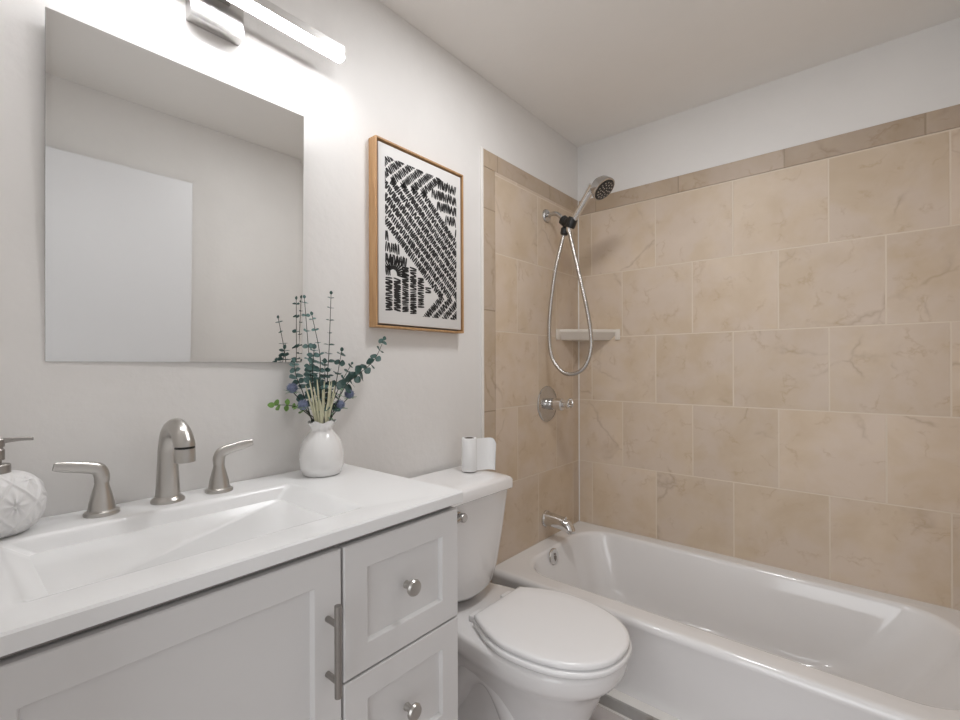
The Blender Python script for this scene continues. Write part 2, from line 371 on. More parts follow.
MB().tube([(.098, AY-.002, AZ-.098), (.090, HY+.02, AZ-.140), (.070, HY, AZ-.26), (.050, HY-.01, AZ-.43), (.048, HY-.015, AZ-.55), (.066, HY-.02, AZ-.64), (.115, HY-.02, AZ-.697), (.165, HY-.015, AZ-.706),
           (.215, HY-.01, AZ-.675), (.240, HY-.005, AZ-.60), (.232, HY, AZ-.50), (.205, HY+.004, AZ-.38), (.168, HY+.01, AZ-.24), (.140, AY-.018, AZ-.13), hb-Vector((.003, 0, .015))],
          .0082, 14, 8).build('hose', mHose, hs)

# corner soap shelf
cs_ = thing('corner_shelf', (TT, YB-TT, 1.285), 'biscuit ceramic soap shelf set in the tiled corner', 'soap shelf')
L_ = .203; c0 = (TT, YB-TT)
def quarter(l, z, pw=1.0, n=12):
    p = [(c0[0], c0[1], z)]
    for i in range(n+1):
        t = i/n
        a = Vector((c0[0]+l*(1-t), c0[1]-l*t)) ; b = .10*l*math.sin(PI*t)*.7
        p.append((a.x+b*.7*pw, a.y-b*.7*pw, z))
    return p
MB().rings([quarter(.150, 1.262), quarter(.168, 1.264), quarter(.196, 1.292), quarter(.203, 1.300), quarter(.203, 1.308), quarter(.197, 1.3125), quarter(.186, 1.3125), quarter(.176, 1.3085), quarter(.165, 1.304), quarter(.14, 1.303)], True, True).build('shelf', mShelf, cs_, smooth=30)
MB().box((TT, YB-.225, 1.263), (TT+.008, YB-.195, 1.313), .003).build('mounting_flange', mShelf, cs_)
MB().box((.197, YB-TT-.008, 1.263), (.222, YB-TT, 1.313), .003).build('mounting_flange', mShelf, cs_)

# ------------------------------------------------------------------ toilet
YC = 1.10
TB = FZ
def egg(xb, xm, xf, wr, wm, z, n=56, p=2.25, yc=None):
    yc = YC if yc is None else yc
    top = []
    k = n//2
    for i in range(k+1):
        t = i/k
        if t < .45:
            q = t/.45; x = xb+(xm-xb)*q
            wdt = wr+(wm-wr)*(math.sin(q*PI/2))**1.0
        else:
            a = (t-.45)/.55*PI/2
            x = xm+(xf-xm)*math.sin(a)**(2/p); wdt = wm*max(0, math.cos(a))**(2/p)
        top.append((x, wdt))
    pts = [(x, yc-wd, z) for x, wd in top] + [(x, yc+wd, z) for x, wd in top[-2::-1]]
    # close the rear edge with extra points
    a, b = pts[-1], pts[0]
    pts += [(xb, a[1]+(b[1]-a[1])*i/6, z) for i in range(1, 6)]
    return pts
toi = thing('toilet', (.34, YC, TB), 'white two-piece toilet with closed lid between vanity and bathtub', 'toilet')
R = [egg(.11, .34, .56, .095, .115, TB), egg(.11, .34, .56, .095, .115, TB+.02), egg(.115, .34, .545, .085, .103, TB+.06), egg(.12, .36, .545, .082, .105, .20), egg(.11, .37, .572, .085, .120, .26),
     egg(.08, .385, .592, .092, .140, .305), egg(.05, .40, .613, .102, .158, .336), egg(.035, .41, .634, .112, .168, .351), egg(.03, .415, .644, .118, .173, .366),
     egg(.03, .415, .646, .120, .174, .392), egg(.032, .415, .643, .117, .171, .402), egg(.04, .415, .633, .110, .162, .406)]
MB().rings(R).build('bowl', mPorc, toi, smooth=60)
tw = MB()
for s in (-1, 1):
    tw.tube([(.13, YC+s*.060, TB+.03), (.17, YC+s*.072, .17), (.235, YC+s*.078, .262), (.31, YC+s*.080, .285), (.365, YC+s*.074, .21), (.40, YC+s*.066, TB+.02)], [.035, .040, .044, .046, .044, .040], 18)
tw.build('trapway', mPorc, toi, smooth=60)
MB().rings([egg(.262, .42, .653, .110, .172, .409), egg(.258, .42, .657, .112, .175, .413), egg(.258, .42, .657, .112, .175, .420), egg(.262, .42, .653, .110, .172, .424)]).build('seat', mSeat, toi, smooth=60)
MB().rings([egg(.262, .42, .646, .106, .163, .4265), egg(.258, .42, .652, .110, .169, .430), egg(.258, .42, .652, .110, .169, .438), egg(.261, .42, .649, .108, .166, .4415), egg(.268, .42, .641, .102, .158, .4432), egg(.30, .42, .60, .07, .12, .445)]).build('seat_lid', mSeat, toi, smooth=60)
for s in (-1, 1):
    MB().box((.225, YC+s*.075-.022, .405), (.262, YC+s*.075+.022, .424), .004, 3).build('hinge', mSeat, toi)
TCY = 1.085
def tank_ring(z, hw, xf, n=20, r=.03, x0=.022, bow=.016):
    p = []
    prof = []
    for i in range(n+1):
        y = -hw+r+(2*hw-2*r)*i/n
        prof.append((xf+bow*(1-((y)/(hw-r))**2)-bow, y))
    left = [(xf-r+ r*math.sin(a)-bow, -hw+r-r*math.cos(a)) for a in [PI/2*i/6 for i in range(6)]]
    right = [(x, -y) for x, y in left[::-1]]
    pts = [(x0, -hw+.004)]+left+prof+right+[(x0, hw-.004)]
    return [(x, TCY+y, z) for x, y in pts]
TR = [tank_ring(.422, .070, .150), tank_ring(.430, .100, .178), tank_ring(.445, .113, .192), tank_ring(.50, .121, .202), tank_ring(.60, .136, .212), tank_ring(.70, .149, .220), tank_ring(.757, .155, .224)]
def sag(ring, k=.45):
    return [(x, y, z-k*(y-TCY)**2*max(0, min(1, (x-.02)/.15))) for x, y, z in ring]
TRb = [[(x, y, z+(.75*(y-TCY)**2 if i < 3 else 0)) for x, y, z in r] for i, r in enumerate(TR)]
TRb[-1] = sag(TRb[-1])
tank = MB().rings(TRb).build('tank', mPorc, toi, smooth=50)
LR = [sag(tank_ring(z, hw, xf, r=.035, x0=.016)) for z, hw, xf in ((.752, .152, .222), (.751, .162, .233), (.755, .166, .238), (.782, .166, .238), (.789, .161, .232), (.7915, .152, .222), (.793, .125, .19))]
MB().rings(LR).build('tank_lid', mPorc, toi, smooth=50)
MB().lathe([(.014, 0), (.014, .006), (.008, .009), (.008, .014)], (.209, .975, .712), (1, 0, 0), 20).lathe([(.0125, .0), (.0135, .012), (.012, .017)], (.221, .975, .712), (1, .1, 0), 20).tube([(.229, .972, .712), (.231, .94, .708), (.230, .905, .704)], [.0075, .007, .006], 12).build('flush_lever', mChrG, toi)
for s in (-1, 1):
    MB().lathe([(.013, 0), (.013, .006), (.009, .016), (.003, .019)], (.30, YC+s*.132, TB+.001), n=16).build('bolt_cap', mSeat, toi)

# toilet paper on the tank lid
PX, PY, PZ = .088, 1.165, .7925
tp = thing('toilet_paper_roll', (PX, PY, PZ), 'nearly used-up white toilet paper roll standing on the toilet tank', 'toilet paper')
MB().lathe([(.024, 0), (.025, .002), (.025, .108), (.024, .110), (.018, .110), (.018, .0)], (PX, PY, PZ), n=36, cap0=False, cap1=False).build('paper', mPaper, tp)
MB().lathe([(.0178, .001), (.0178, .1095), (.0166, .1095), (.0166, .001)], (PX, PY, PZ), n=36, cap0=False, cap1=False).build('core', mCard, tp)
def sheet(c):
    def P(t): # plan curve leaving the roll
        a = [Vector((PX+.020, PY+.016)), Vector((PX+.028, PY+.035)), Vector((PX+.037, PY+.052)), Vector((PX+.052, PY+.060)), Vector((PX+.066, PY+.056))]
        i = min(int(t*4), 3); f = t*4-i
        return a[i]*(1-f)+a[i+1]*f
    top = []; rows = []
    for j in range(9):
        z = PZ+.001+.107*j/8
        rows.append([(*(P(i/16)+Vector((0, .006*(j/8)*(i/16)))), z-(.018*(max(0, i/16-.6)/.4)**2 if j > 5 else 0)) for i in range(17)])
    return rows
rows = sheet(0); th = Vector((.0009, -.0009, 0))
g = MB(); n_ = 17; vs1 = [p for r in rows for p in r]; vs2 = [tuple(Vector(p)+th) for p in vs1]
fs = []
for j in range(8):
    for i in range(16):
        q = (j*n_+i, j*n_+i+1, (j+1)*n_+i+1, (j+1)*n_+i); fs.append(q); fs.append(tuple(x+len(vs1) for x in q[::-1]))
bd = [i for i in range(17)]+[j*n_+16 for j in range(1, 9)]+[8*n_+i for i in range(15, -1, -1)]+[j*n_ for j in range(7, 0, -1)]
for a, b in zip(bd, bd[1:]+bd[:1]): fs.append((a, b, b+len(vs1), a+len(vs1)))
g.add(vs1+vs2, fs); g.build('loose_sheet', mPaper, tp, smooth=60)

# ------------------------------------------------------------------ vanity cabinet
VY0, VY1, VX = -.035, .724, .4476
van = thing('vanity_cabinet', (.22, .345, FZ), 'white shaker vanity cabinet with one door and two drawers', 'vanity cabinet')
def rc(x0, x1, y0, y1, z): return [(x0, y0, z), (x1, y0, z), (x1, y1, z), (x0, y1, z)]
MB().rings([rc(.012, VX-.020, VY0, VY1, FZ+.09), rc(.012, VX-.020, VY0, VY1, .8545), rc(.030, VX-.038, VY0+.018, VY1-.018, .8545), rc(.030, VX-.038, VY0+.018, VY1-.018, FZ+.11)]).build('carcass', mCab, van)
MB().box((.012, VY0+.02, FZ), (VX-.07, VY1-.02, FZ+.089)).build('toe_kick', mCab, van)
MB().box((VX-.0205, VY0+.012, .8445), (VX-.012, VY1-.012, .8540)).build('gap_shade_strip', mGap, van)  # dark strip paints the shade in the gap under the countertop
def shaker(name, y0, y1, z0, z1, st, parent, rail=None):
    b = MB(); t = .019; bv = .0018; x0 = VX-t; rail = rail or st
    bm = []
    # frame as one ring-extruded plate with a recessed centre
    o = [(y0, z0), (y1, z0), (y1, z1), (y0, z1)]; i_ = [(y0+st, z0+rail), (y1-st, z0+rail), (y1-st, z1-rail), (y0+st, z1-rail)]
    def q(pts, x): return [(x, y, z) for y, z in pts]
    def ins(pts, d): 
        (a, c), (e, _), (_, h), _ = pts
        return [(a+d, c+d), (e-d, c+d), (e-d, h-d), (a+d, h-d)]
    b.rings([q(o, x0), q(o, VX-bv), q(ins(o, bv), VX), q(i_, VX), q(ins(i_, .0015), VX-.001), q(ins(i_, .004), VX-.0085)], True, True)
    return b.build(name, mCab, parent, smooth=20)
dr_ = shaker('door', .008, .4385, .20, .8415, .048, van)
dh = MB().tube([(.478, .4125, .624), (.478, .4125, .768)], .0058, 20, 1)
for z in (.648, .737): dh.tube([(VX-.001, .4125, z), (.478, .4125, z)], .0048, 16, 1)
dh.build('bar_handle', mNickD, dr_)
for z0, z1 in ((.6165, .8415), (.3845, .6125)):
    dd = shaker('drawer', .4435, .7215, z0, z1, .046, van)
    zc = (z0+z1)/2
    MB().lathe([(.0075, 0), (.0065, .006), (.0055, .013), (.008, .017), (.0145, .019), (.0155, .023), (.0135, .027), (.007, .0285)], (VX-.001, .579, zc+.003), (1, 0, 0), 28).build('knob', mNick, dd)
shaker('drawer', .4435, .7215, .20, .3805, .046, van)

# ------------------------------------------------------------------ countertop with integrated sink
CT, CB, CXF, CY0, CY1 = .879, .8545, .4576, -.045, .729
top = thing('sink_countertop', (.23, .345, CB), 'white vanity top with integrated rectangular basin', 'countertop')
def rr(x0, x1, y0, y1, r, z): return rrect(x0, x1, y0, y1, r, z, 10, 6)
rg = [rr(.004, CXF-.004, CY0, CY1, .002, CB), rr(.002, CXF, CY0, CY1, .003, CB+.002), rr(.002, CXF, CY0, CY1, .003, CT-.003), rr(.003, CXF-.0025, CY0+.002, CY1-.002, .003, CT),
      rr(.106, .392, .058, .533, .014, CT), rr(.112, .386, .064, .526, .012, CT-.0008), rr(.116, .381, .069, .520, .012, CT-.004), rr(.1185, .378, .0765, .5125, .010, CT-.009),
      rr(.136, .356, .128, .462, .012, CT-.047), rr(.152, .336, .176, .414, .016, CT-.080), rr(.160, .326, .190, .400, .022, CT-.087), rr(.18, .305, .215, .375, .035, CT-.0905), rr(.225, .265, .275, .315, .018, CT-.092)]
MB().rings(rg, True, True).build('basin_top', mTop, top, smooth=32)
MB().lathe([(.021, 0), (.021, .003), (.013, .004), (.012, .001)], (.245, .295, CT-.0925), n=28).build('sink_drain', mNick, top)

# ------------------------------------------------------------------ faucet
FXC = .056
fa = thing('bathroom_faucet', (FXC, .303, CT), 'brushed nickel widespread faucet with two lever handles behind the basin', 'faucet')
base_prof = [(.0285, 0), (.0290, .003), (.0275, .0065), (.0235, .009), (.0225, .0115)]
sb_ = MB().lathe(base_prof, (FXC, .303, CT), n=40)
sb_.tube([(FXC, .303, CT+.010), (FXC, .303, CT+.04), (FXC, .303, CT+.08), (FXC+.003, .303, CT+.112), (FXC+.019, .303, CT+.139), (FXC+.050, .303, CT+.150), (FXC+.079, .303, CT+.139), (FXC+.093, .303, CT+.123), (FXC+.095, .303, CT+.118)],
         [.0215, .0195, .0175, .0165, .0165, .0168, .0170, .0172, .0172], 28, 8)
spt = sb_.build('spout', mNick, fa, smooth=40)
MB().lathe([(.0166, .1135), (.0166, .119)], (FXC+.0953, .303, CT), n=32).build('gap_ring', mBlk, spt)  # black ring paints the dark gap between spout and aerator
MB().lathe([(.0145, .118), (.0145, .1145), (.0168, .1145), (.0172, .090), (.0140, .089), (.012, .092)], (FXC+.0955, .303, CT), n=32, cap0=True, cap1=True).build('aerator', mNick, spt)
def handle(y, s):
    h = MB().lathe([(.0262, 0), (.0268, .003), (.0255, .0065), (.0212, .0085), (.0200, .011), (.0186, .022), (.0152, .036), (.0115, .050), (.0103, .058)], (FXC, y, CT), n=36).build('handle_base', mNick, fa, smooth=32)
    MB().tube([(FXC, y, CT+.057), (FXC, y, CT+.070), (FXC+.001, y+s*.006, CT+.082), (FXC+.004, y+s*.026, CT+.0885), (FXC+.008, y+s*.050, CT+.0935), (FXC+.010, y+s*.066, CT+.0965)],
              [(.0110, .0110), (.0108, .0118), (.0095, .0115), (.0070, .0105), (.0052, .0095), (.0035, .007)], 20, 6, flat=(1, 0, 0)).build('lever', mNick, h, smooth=60)
handle(.200, -1); handle(.397, 1)

# ------------------------------------------------------------------ soap dispenser
SX, SY = .062, .068
so = thing('soap_dispenser', (SX, SY, CT), 'squat white soap dispenser with embossed lattice and nickel pump', 'soap dispenser')
NA, NB = 224, 90; R = .0555; H = .096
rg = []
for j in range(NB+1):
    t = j/NB; ph = -PI/2+PI*(.10+.80*t)
    cz = H/2+(H/2+.004)*math.sin(ph); r0 = R*max(.0, math.cos(ph))**.72
    row = []
    for i in range(NA):
        a = 2*PI*i/NA
        u = a/(2*PI)*6+.2; v = t*1.7+.1
        A = u+v; B = u-v
        da = abs((A+.5) % 1-.5); db = abs((B+.5) % 1-.5)
        line = max(math.exp(-(da/.042)**2), math.exp(-(db/.042)**2))
        fu = (A % 1)-.5; fv = (B % 1)-.5
        rad_ = math.hypot(fu, fv); an = math.atan2(fv, fu)
        star = abs(math.cos(an*4))**3*max(0, 1-rad_/.52)*min(1, rad_/.06)
        env = math.sin(PI*t)**.5
        dsp = (.0038*line+.0046*star)*env
        row.append((SX+(r0+dsp)*math.cos(a), SY+(r0+dsp)*math.sin(a), CT+max(0.0, cz)))
    rg.append(row)
MB().rings(rg).build('body', mBisque, so, smooth=80)
MB().lathe([(.0165, H-.004), (.0165, H+.014), (.015, H+.0155), (.006, H+.016), (.006, H+.022), (.0095, H+.0225), (.0095, H+.038), (.008, H+.0395), (.006, H+.046)], (SX, SY, CT), n=30).build('collar', mNickD, so)
pm = MB().lathe([(.006, H+.042), (.0095, H+.043), (.0095, H+.054), (.0075, H+.056)], (SX, SY, CT), n=24)
pm.tube([(SX, SY, CT+H+.050), (SX+.002, SY+.012, CT+H+.0525), (SX+.004, SY+.028, CT+H+.0530), (SX+.006, SY+.042, CT+H+.0520)], [.005, .0042, .0034, .0026], 14)
pm.build('pump_head', mNickD, so)

# ------------------------------------------------------------------ vase and stems
VC = Vector((.084, .622, CT))
rg = []
for j, (r, z) in enumerate([(.020, .001), (.040, 0), (.0455, .004), (.051, .022), (.053, .042), (.0505, .064), (.044, .084), (.034, .098), (.0265, .106), (.0245, .111), (.0265, .118), (.031, .1255), (.034, .130), (.0325, .1305), (.0285, .124), (.023, .112), (.022, .098)]):
    row = []
    for i in range(60):
        a = 2*PI*i/60
        k = max(0, (z-.100)/.030) if j < 17 else 0
        ruf = .0028*k*math.sin(7*a+.6)+.0016*k*math.sin(4*a)
        zz = z+.0030*k*math.sin(6*a+1.1)
        dm = -.0028*math.sin(PI*min(1, max(0, z/.1)))*(max(0, math.sin(5*a+(1.2 if z > .045 else 0))*math.sin(z/.1*PI*2.2+.4)))
        row.append((VC.x+(r+ruf+dm)*math.cos(a), VC.y+(r+ruf+dm)*math.sin(a), VC.z+zz))
    rg.append(row)
tag(MB().rings(rg).build('bud_vase', mCer, smooth=80, origin=VC), 'small dimpled white ceramic vase with ruffled lip on the vanity top', 'vase')

def leafmat(name, a, c): return simple(name, a, .6, var=.25, vscale=90)
mLfD = simple('eucalyptus_leaf_dark', (.035, .085, .075), .55, var=.35, vscale=70)
mLfM = simple('eucalyptus_leaf_teal', (.085, .165, .155), .6, var=.35, vscale=70)
mLfG = simple('fresh_green_leaf', (.16, .30, .07), .55, var=.2, vscale=60)
mStem = simple('brown_green_stem', (.045, .05, .035), .6)
mGrass = simple('pale_grass_blade', (.62, .61, .43), .6, var=.15, vscale=40)
mThis = simple('thistle_bloom', (.25, .285, .42), .7, var=.25, vscale=200)
mThG = simple('thistle_bract', (.22, .33, .22), .6)
def leaf(mb, p, d, nrm, ln, wd, mi=0):
    """a cupped oval leaf with a little thickness, growing from p along d"""
    d = d.normalized(); s = d.cross(nrm).normalized(); nrm = s.cross(d)
    th = .0005; T_ = []; prof = [(0, .10), (.15, .60), (.35, .95), (.58, 1.0), (.80, .72), (.94, .34), (1, .04)]
    rows = []
    for t, w_ in prof:
        c = p+d*ln*t+nrm*(-.10*ln*t*t)
        rows.append([c-s*wd*w_+nrm*wd*.18*w_, c, c+s*wd*w_+nrm*wd*.18*w_])
    V_ = [q for r in rows for q in r]; n = len(V_); V2 = [q-nrm*th for q in V_]
    fs = []
    for i in range(len(rows)-1):
        for k in range(2):
            q = (i*3+k, i*3+k+1, (i+1)*3+k+1, (i+1)*3+k); fs.append(q); fs.append(tuple(x+n for x in q[::-1]))
    m = len(rows)-1
    bd = [0, 1, 2]+[i*3+2 for i in range(1, m+1)]+[m*3+1, m*3]+[i*3 for i in range(m-1, 0, -1)]
    for a, b in zip(bd, bd[1:]+bd[:1]): fs.append((a, b, b+n, a+n))
    mb.add(V_+V2, fs, mi)
def curve_pts(P, sub=8):
    Q = []
    P = [Vector(p) for p in P]
    for i in range(len(P)-1):
        p0 = P[max(i-1, 0)]; p1 = P[i]; p2 = P[i+1]; p3 = P[min(i+2, len(P)-1)]
        for k in range(sub):
            t = k/sub
            Q.append(0.5*((2*p1)+(p2-p0)*t+(2*p0-5*p1+4*p2-p3)*t*t+(3*p1-p0-3*p2+p3)*t**3))
    Q.append(P[-1]); return Q
mouth = VC+Vector((0, 0, .100))
def sprig(P, label, leaves, size, mat, t0=.35, tip=.35, seed=1, wide=.42, name='eucalyptus_sprig', cat='eucalyptus sprig', group='eucalyptus sprigs in the vase', r=.0013, ang=None, face=1.0):
    rnd = random.Random(seed)
    pts = curve_pts(P)
    root = thing(name, P[0], label, cat, group)
    MB().tube(pts, [r*(1.25-.7*i/(len(pts)-1)) for i in range(len(pts))], 7, 1).build('stem', mStem, root)
    lb = MB(); L = len(pts)-1
    for k in range(leaves):
        t = t0+(1-t0)*(k+.5)/leaves
        i = min(int(t*L), L-1); p = pts[i].lerp(pts[i+1], t*L-i); tg = (pts[i+1]-pts[i]).normalized()
        sz = .82*size*(1-(1-tip)*((t-t0)/(1-t0))**1.2)*rnd.uniform(.85, 1.12)
        a0 = (k % 2)*PI/2*.55+rnd.uniform(-.35, .35)+(ang or 0)
        # leaves spread mostly across the view, roughly parallel to the wall behind
        e1 = Vector((.45, .89, 0)); e1 = (e1-tg*e1.dot(tg)).normalized(); e2 = tg.cross(e1)
        dirv = e1*math.cos(a0)+e2*math.sin(a0)
        for s in (-1, 1):
            d = dirv*s+tg*rnd.uniform(.12, .42)
            nn = (tg*.55+Vector((rnd.uniform(.3, .9), rnd.uniform(-.9, -.3), rnd.uniform(0, .4)))*face*.8).normalized()
            leaf(lb, p, d, nn, sz, sz*wide*rnd.uniform(.85, 1.1))
    leaf(lb, pts[-1], (pts[-1]-pts[-2]), Vector((1, -.3, 0)), size*tip*.9, size*tip*.35)
    lb.build('leaves', mat, root, smooth=60)
    return root
def base(dx, dy): return (VC.x+dx, VC.y+dy, CT+.075)
def mid(dx, dy): return (VC.x+dx*1.3, VC.y+dy*1.3, CT+.128)
def sp_(k, dx, dy, pts): return [base(dx*.8, dy*.8), mid(dx, dy)]+pts
sprig(sp_(0, -.010, -.010, [(.050, .614, 1.10), (.045, .612, 1.160), (.036, .6045, 1.313)]), 'tall eucalyptus sprig nearest the mirror edge with round teal leaves', 12, .026, mLfM, .34, .42, 3, .62)
sprig(sp_(0, .016, -.004, [(.096, .610, 1.10), (.101, .608, 1.17), (.100, .588, 1.265)]), 'medium eucalyptus sprig in the middle of the bouquet with a bent tip', 10, .024, mLfM, .30, .45, 4, .5, face=.6)
sprig(sp_(0, .010, .006, [(.080, .640, 1.10), (.083, .644, 1.19), (.085, .6485, 1.323)]), 'tallest eucalyptus sprig standing straight up in the bouquet', 13, .026, mLfD, .32, .42, 5, .36, face=.5)
sprig(sp_(0, .012, .010, [(.085, .662, 1.10), (.088, .676, 1.181)]), 'short eucalyptus sprig with dark round leaves right of the tallest one', 6, .026, mLfD, .40, .5, 6, .7)
sprig(sp_(0, -.004, .012, [(.068, .682, 1.09), (.066, .720, 1.148)]), 'short thin eucalyptus sprig below the long right-hand branch', 6, .020, mLfD, .45, .5, 7, .42)
sprig(sp_(0, .004, .014, [(.074, .695, 1.09), (.076, .735, 1.122), (.076, .786, 1.160), (.072, .822, 1.216)]), 'long dark eucalyptus branch reaching right toward the picture', 9, .031, mLfD, .36, .5, 8, .75)
sprig(sp_(0, -.010, -.014, [(.062, .585, 1.08), (.056, .572, 1.118), (.056, .566, 1.151)]), 'short eucalyptus sprig with broad leaves above the blue thistles', 6, .025, mLfM, .40, .6, 9, .6)
sprig(sp_(0, .006, -.008, [(.085, .600, 1.07), (.088, .596, 1.13), (.088, .600, 1.185)]), 'dense eucalyptus sprig left of the vase centre with teal leaves in tiers', 8, .026, mLfM, .5, .6, 13, .55)
sprig(sp_(0, .002, .002, [(.082, .632, 1.07), (.086, .630, 1.150)]), 'short dense eucalyptus sprig at the heart of the bouquet', 8, .026, mLfD, .5, .6, 10, .6)
# bright green leaf spray low on the left
sprig(sp_(0, .002, -.016, [(.076, .575, 1.040), (.072, .545, 1.052), (.070, .512, 1.055)]), 'bright green leaf spray hanging low on the mirror side of the bouquet', 4, .023, mLfG, .40, .8, 11, .5, name='leaf_spray', cat='leaf spray', group=None, ang=1.2)
sprig(sp_(0, .014, .008, [(.095, .655, 1.045), (.098, .668, 1.082)]), 'small pale mint leaf spray between the thistles', 8, .013, mThG, .35, .6, 12, .4, name='leaf_spray', cat='leaf spray', group=None, ang=.6)
# thistles
def thistle(c, label, seed):
    rnd = random.Random(seed); c = Vector(c)
    root = thing('thistle', c, label, 'thistle', 'blue thistles in the vase')
    MB().tube([base((c.x-VC.x)*.2, (c.y-VC.y)*.2), mid((c.x-VC.x)*.22, (c.y-VC.y)*.22), VC.lerp(c, .7)+Vector((0, 0, .03)), c-Vector((0, 0, .008))], .0012, 7).build('stem', mStem, root)
    hb_ = MB().lathe([(.004, -.012), (.008, -.009), (.0095, -.001), (.0085, .005), (.005, .009), (.001, .0105)], c, (0.1, -.1, 1), 18)
    for k in range(150):
        z = 1-1.7*(k+.5)/150; a = k*2.39996; rr = math.sqrt(max(0, 1-z*z))
        d = Vector((rr*math.cos(a), rr*math.sin(a), z)); p = c+d*.0085
        t = d.orthogonal().normalized()*.0012; b = d.cross(t)
        e = p+d*rnd.uniform(.004, .0075)
        hb_.add([p+t, p-t*.5+b*.86, p-t*.5-b*.86, e], [(0, 1, 3), (1, 2, 3), (2, 0, 3)])
    hb_.build('bloom', mThis, root, smooth=0)
    bb = MB()
    for k in range(9):
        a = k*2*PI/9+rnd.uniform(-.2, .2); d = Vector((math.cos(a), math.sin(a), rnd.uniform(-.1, .5)))
        leaf(bb, c-Vector((0, 0, .010)), d, Vector((0, 0, 1)), .020, .0028)
    bb.build('bracts', mThG, root, smooth=60)
thistle((.058, .560, 1.092), 'blue thistle highest on the mirror side of the bouquet', 21)
thistle((.082, .574, 1.052), 'blue thistle low on the mirror side above the vase lip', 22)
thistle((.092, .668, 1.047), 'blue thistle low on the right above the vase lip', 23)
thistle((.074, .708, 1.071), 'blue thistle highest on the right side of the bouquet', 24)
# pale grass blades
rnd = random.Random(5)
tips = [(.098, .572, 1.098), (.102, .580, 1.110), (.112, .585, 1.095), (.108, .596, 1.112), (.120, .603, 1.088), (.106, .616, 1.108), (.118, .624, 1.114), (.110, .634, 1.108), (.104, .646, 1.096), (.116, .640, 1.080), (.122, .592, 1.068), (.124, .618, 1.066)]
for k, t in enumerate(tips):
    t = Vector(t); dx, dy = (t.x-VC.x)*.45, (t.y-VC.y)*.35
    o = MB().tube([base(dx*.5, dy*.5), mid(dx*.8, dy*.8), (VC.x+dx*1.7, VC.y+dy*1.9, CT+.17), tuple(t)], [(.0026, .0012), (.0034, .0014), (.0032, .0012), (.0010, .0006)], 8, 6).build('grass_blade', mGrass, origin=base(dx*.5, dy*.5))
    tag(o, 'pale cream-green grass blade rising from the vase mouth', 'grass blade', 'pale grass blades in the vase')

# ------------------------------------------------------------------ mirror
my0, my1, mz0, mz1 = .132, .611, 1.154, 1.775
mc = Vector((.014, (my0+my1)/2, (mz0+mz1)/2))
mir = thing('wall_mirror', mc, 'large frameless mirror hanging on the wall above the sink faucet', 'mirror')
hw, hh = (my1-my0)/2, (mz1-mz0)/2
def rect(i, x): return [(x, mc.y-hw+i, mc.z-hh+i), (x, mc.y+hw-i, mc.z-hh+i), (x, mc.y+hw-i, mc.z+hh-i), (x, mc.y-hw+i, mc.z+hh-i)]
BV = .008
MB().rings([rect(0, mc.x-.0005), rect(BV, mc.x-.0002)], False, True).build('mirror_face', mMir, mir, smooth=0)
MB().rings([rect(.001, mc.x-.0055), rect(0, mc.x-.0050), rect(0, mc.x-.0006)], True, True).build('backing', mEdge, mir, smooth=0)
MTILT, MYAW = .022, -.020
mir.rotation_euler = (0, MTILT, MYAW)

# ------------------------------------------------------------------ vanity light
LY0, LY1, LX, LZ0, LZ1 = .125, .692, .085, 1.932, 1.967
lam = thing('vanity_light', (.0, .4085, 1.93), 'chrome LED bar light on the wall above the mirror', 'wall lamp')
MB().box((.0, .354, 1.884), (.030, .463, 1.985), .0025).build('backplate', mLampM, lam)
MB().box((.028, .385, 1.944), (.064, .432, 1.962), .002).build('arm', mLampM, lam)
MB().box((.062, LY0, 1.9455), (LX, LY1, LZ1), .001, 1).box((.0595, LY0, LZ0-.001), (.0618, LY1, LZ1), .0008, 1).build('housing', mLampM, lam)
MB().box((.0625, LY0+.001, LZ0), (LX-.0005, LY1-.001, 1.9455), .002, 2).build('diffuser', mDifu, lam)

# ------------------------------------------------------------------ framed art
py0, py1, pz0, pz1, pd = .826, 1.201, 1.257, 1.808, .034
art = thing('framed_art', (.0, (py0+py1)/2, pz0), 'abstract black and white dash print in an oak floater frame', 'framed print')
fr = MB(); ft = .0055
for a, b in (((0, py0, pz0), (pd, py0+ft, pz1)), ((0, py1-ft, pz0), (pd, py1, pz1))): fr.box(a, b, .0008, 1)
for a, b in (((0, py0+ft, pz0), (pd, py1-ft, pz0+ft)), ((0, py0+ft, pz1-ft), (pd, py1-ft, pz1))): fr.box(a, b, .0008, 1)
fr.build('frame', mWood, art)
MB().box((.0, py0+ft, pz0+ft), (.006, py1-ft, pz1-ft)).build('frame_back', mGap, art)
gp = .006
cy0, cy1, cz0, cz1 = py0+ft+gp, py1-ft-gp, pz0+ft+gp, pz1-ft-gp
cv = MB().box((.006, cy0, cz0), (pd-.004, cy1, cz1), .0015, 2).build('canvas', mCanv, art)
iy0, iy1, iz0, iz1 = cy0+.024, cy1-.022, cz0+.032, cz1-.034
IW, IH = iy1-iy0, iz1-iz0
ik = MB(); rnd = random.Random(3); XI = pd-.0038
S_ = .80
def inside(u, v): return 0 <= u <= 1 and 0 <= v <= 1
